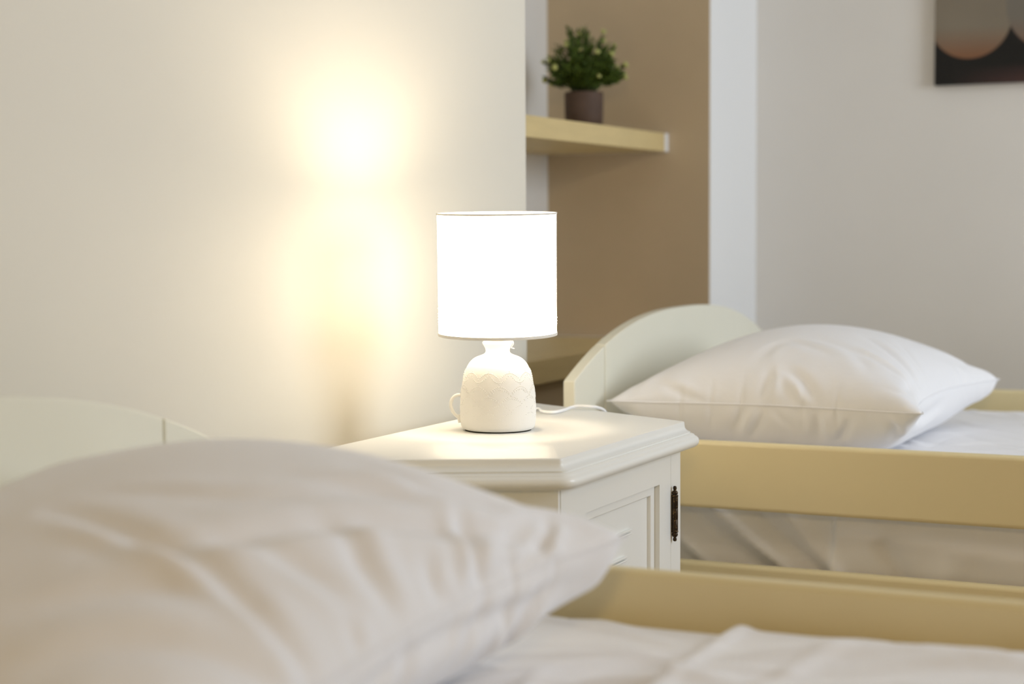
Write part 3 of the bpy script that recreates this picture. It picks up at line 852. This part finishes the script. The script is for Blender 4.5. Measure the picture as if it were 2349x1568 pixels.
# lamp cord
cpts = [(2.3235, -0.085, .6232), (2.400, -0.055, .6232), (2.5262, -0.0618, .6232), (2.4941, -0.089, .6232), (2.4918, -0.1092, .6232), (2.5284, -0.112, .6236), (2.5552, -0.1118, .6250), (2.5640, -0.1210, .6266),
        (2.5650, -0.1350, .6266), (2.5690, -0.1440, .6258), (2.5780, -0.1500, .6238), (2.5910, -0.1555, .6180), (2.6000, -0.1590, .6030), (2.6030, -0.1605, .575), (2.604, -0.161, .52), (2.606, -0.162, .46)]
cord = tube('lamp_cord', spline(cpts, 7), 0.0026, M_CORD, None, n=10, root=(2.4, -0.1, TZ))
tag(cord, 'white lamp cord trailing from the lamp over the right edge of the nightstand', 'cord')

# ------------------------------------------------------------------ shelves in the niche
def shelf(z0, z1, label, name='wall_shelf'):
    r = empty(name, ((XA + XB) / 2, YN, z0), label, 'shelf', 'shelves in the niche')
    b = box('shelf_board', (XA + .0005, XB - .021, YS, YN - .0005, z0, z1), M_SHELF, r, 0.0015)
    e = box('end_cap', (XB - .0205, XB - .0008, YS - .0015, YN - .0005, z0, z1), M_CAP, r, 0.001)
    e['label'] = 'white end cap'
    return r
shelf(1.0958, 1.1393, 'upper pale yellow shelf in the niche, holding the potted plant')
shelf(0.6025, 0.6515, 'lower pale wooden shelf in the niche, just behind the lamp base')

struct('light_catch_panel_1', (XA, XB, YS + .03, YS + .045, 0.0, 0.602), M_TAUPE)  # panel added below the shelf to catch light where the niche fell dark

# ------------------------------------------------------------------ potted plant
PXc, PYc, PZc = 3.646, 0.333, 1.1393
plant = empty('potted_plant', (PXc, PYc, PZc), 'small green plant with pale yellow buds in a brown pot on the upper shelf', 'plant')
lathe('pot', [(.0365, 0), (.0385, .001), (.0405, .035), (.0410, .076), (.0405, .079), (.0375, .0795), (.0370, .070)], (PXc, PYc, PZc), M_POT, plant, n=40)
lathe('soil', [(.0365, .0702), (.0365, .0715), (.02, .0735), (.0, .074)], (PXc, PYc, PZc), M_SOIL, plant, n=24, close_top=False)
rp = random.Random(4)
stems = []; leaves_v = []; leaves_f = []; tips = []
def add_leaf(p, d, L, wd):
    d = d.normalized(); s = d.cross(Vector((rp.uniform(-1, 1), rp.uniform(-1, 1), rp.uniform(-1, 1)))).normalized(); u = s.cross(d) * (0.25 * wd)
    b = len(leaves_v)
    leaves_v.extend([tuple(p), tuple(p + d * L * .5 + s * wd + u), tuple(p + d * L), tuple(p + d * L * .5 - s * wd + u)])
    leaves_f.append((b, b + 1, b + 2, b + 3))
base = Vector((PXc, PYc, PZc + 0.073))
for k in range(165):
    a = rp.uniform(0, 2 * math.pi); q = math.sqrt(rp.random())
    el = q * 1.27
    L = (0.150 - 0.047 * q) * rp.uniform(0.80, 1.06)
    top = Vector((math.cos(a) * math.sin(el), math.sin(a) * math.sin(el), math.cos(el) * (1.0 if q < .6 else 1.0))) * L
    p0 = base + Vector((math.cos(a), math.sin(a), 0)) * 0.022 * q - Vector((0, 0, 0.004))
    p3 = base + Vector((top.x * 0.86, top.y * 0.86, top.z))
    p1 = p0 + Vector((top.x * .18, top.y * .18, L * .35)); p2 = p0.lerp(p3, .66) + Vector((0, 0, .006))
    c = spline([p0, p1, p2, p3], 5)
    c = [Vector(tuple(v)) for v in c]
    stems.append(tube('', c, 0.0008, None, None, n=4, raw=True))
    for i in range(3, len(c)):
        d = (c[i] - c[i - 1]).normalized()
        for _ in range(5):
            pp = c[i - 1].lerp(c[i], rp.random())
            dd = (d * 0.7 + Vector((rp.uniform(-1, 1), rp.uniform(-1, 1), rp.uniform(-.6, 1))) * 0.75)
            add_leaf(pp, dd, rp.uniform(.008, .014), rp.uniform(.0013, .0022))
    tips.append((q, a, c[-1], (c[-1] - c[-2]).normalized()))
o = link_mesh('stems', *merge(stems), M_STEM, plant); o['kind'] = 'stuff'
o = link_mesh('foliage', leaves_v, leaves_f, M_LEAF, plant); o['kind'] = 'stuff'
# buds: keep those spread over the crown
chosen = []
for q, a, p, d in tips:
    if all((p - c).length > 0.015 for c, _ in chosen): chosen.append((p, d))
bud0 = None
for p, d in chosen[:34]:
    s = rp.uniform(0.8, 1.25)
    if bud0 is None:
        V, Fc = merge([ball((0, 0, 0), .0042, 8, 5)] + [ball((.0034 * math.cos(t), .0034 * math.sin(t), .0012), .0023, 6, 4) for t in (0, 1.26, 2.51, 3.77, 5.03)])
        bud0 = link_mesh('flower_bud', V, Fc, M_BLOOM, None, smooth=True); b = bud0
    else:
        b = bud0.copy(); COL.objects.link(b)
    b.parent = plant; b.location = p + d * 0.004 - plant.location; b.scale = (s, s, s)
    b.rotation_euler = d.to_track_quat('Z', 'Y').to_euler()

for _o in [plant]:
    _o.scale = (1.089, 1.089, 1.089)

# ------------------------------------------------------------------ picture on the right wall
def picture_mat():
    m = bpy.data.materials.new('printed_canvas'); m.use_nodes = True
    nt = m.node_tree; L = nt.links; b = nt.nodes['Principled BSDF']; b.inputs['Roughness'].default_value = 0.6
    b.inputs['Specular IOR Level'].default_value = 0.3
    tc = nt.nodes.new('ShaderNodeTexCoord'); sx = nt.nodes.new('ShaderNodeSeparateXYZ'); L.new(tc.outputs['Object'], sx.inputs[0])
    def mth(op, a, b_=None, c=None, clamp=False):
        n = nt.nodes.new('ShaderNodeMath'); n.operation = op; n.use_clamp = clamp
        for i, v in enumerate((a, b_, c)):
            if v is None: continue
            if hasattr(v, 'is_linked') or hasattr(v, 'links'): L.new(v, n.inputs[i])
            else: n.inputs[i].default_value = v
        return n.outputs[0]
    def mix(f, c1, c2):
        n = nt.nodes.new('ShaderNodeMix'); n.data_type = 'RGBA'
        for sock, v in ((n.inputs[0], f), (n.inputs[6], c1), (n.inputs[7], c2)):
            if isinstance(v, tuple): sock.default_value = (*v, 1)
            elif isinstance(v, (int, float)): sock.default_value = v
            else: L.new(v, sock)
        return n.outputs[2]
    def stone(prev, cy, cz, ry, rz, top, bot):
        dy = mth('DIVIDE', mth('SUBTRACT', sx.outputs[1], cy), ry); dz = mth('DIVIDE', mth('SUBTRACT', sx.outputs[2], cz), rz)
        d = mth('SQRT', mth('ADD', mth('MULTIPLY', dy, dy), mth('MULTIPLY', dz, dz)))
        mask = mth('MULTIPLY', mth('SUBTRACT', 1.015, d), 30.0, clamp=True)
        g = mth('MULTIPLY', mth('ADD', mth('MULTIPLY', dz, -1.0), -0.25), 1.45, clamp=True)
        return mix(mask, prev, mix(g, top, bot))
    # object origin: the lower corner nearest the niche; y runs negative into the room
    base = mix(mth('MULTIPLY', mth('MULTIPLY', mth('SUBTRACT', -0.04, sx.outputs[1]), 5.0, clamp=True), mth('MULTIPLY', mth('SUBTRACT', 0.045, sx.outputs[2]), 26.0, clamp=True)), (0.006, 0.006, 0.006), (0.075, 0.035, 0.032))
    c = stone(base, -0.083, 0.160, 0.0985, 0.100, (0.24, 0.205, 0.155), (0.24, 0.115, 0.06))
    c = stone(c, -0.278, 0.180, 0.111, 0.109, (0.20, 0.18, 0.15), (0.20, 0.11, 0.07))
    c = stone(c, -0.490, 0.174, 0.103, 0.103, (0.24, 0.21, 0.16), (0.22, 0.11, 0.06))
    n = nt.nodes.new('ShaderNodeTexNoise'); n.inputs['Scale'].default_value = 9
    L.new(tc.outputs['Object'], n.inputs['Vector'])
    c2 = mix(mth('MULTIPLY', n.outputs['Fac'], 0.25), c, (0.02, 0.018, 0.015))
    L.new(c2, b.inputs['Base Color'])
    return m
pic = box('picture', (XC - .022, XC - .0005, -1.215, -0.342, 1.2545, 1.88), picture_mat(), None, 0.0015, root=(XC - .022, -0.342, 1.2545))
tag(pic, 'dark canvas picture of round pale stones on the wall above the far corner bed', 'picture')

# ------------------------------------------------------------------ assumed wall lamp, added behind the camera to warm the left-facing surfaces
wl = empty('assumed_wall_lamp', (XL, -1.7, 1.65), 'assumed round white wall lamp lit warm, added out of view behind the camera on the left wall', 'lamp')
lathe('wall_plate', [(.0, 0), (.07, 0.0), (.07, .012), (.0, .014)], (0, 0, 0), M_SOCKET, wl, n=32, root=None)
pl = [c for c in wl.children][0]
pl.data.transform(Matrix.Translation(Vector((0, 0, 0))))
for v in pl.data.vertices:
    wv = Vector(v.co) + Vector(wl.location)      # back to the axis frame
    v.co = Vector((wv.z, wv.x, wv.y))
gl = lathe('globe', [(.03, 0.0), (.07, .02), (.10, .06), (.11, .10), (.10, .14), (.07, .18), (.03, .20), (0, .203)], (0, 0, 0), emit_mat('warm_globe', (1.0, .74, .42), 1.2), wl, n=32, close_top=False)
for v in gl.data.vertices:
    wv = Vector(v.co) + Vector(wl.location)
    v.co = Vector((wv.z + .014, wv.x, wv.y))
light('assumed_wall_lamp_glow', 'AREA', (XL + .24, -1.7, 1.65), E_WARM, WARM, 0.22, (2.5, -0.4, 0.6))  # added warm light from the left, its source assumed
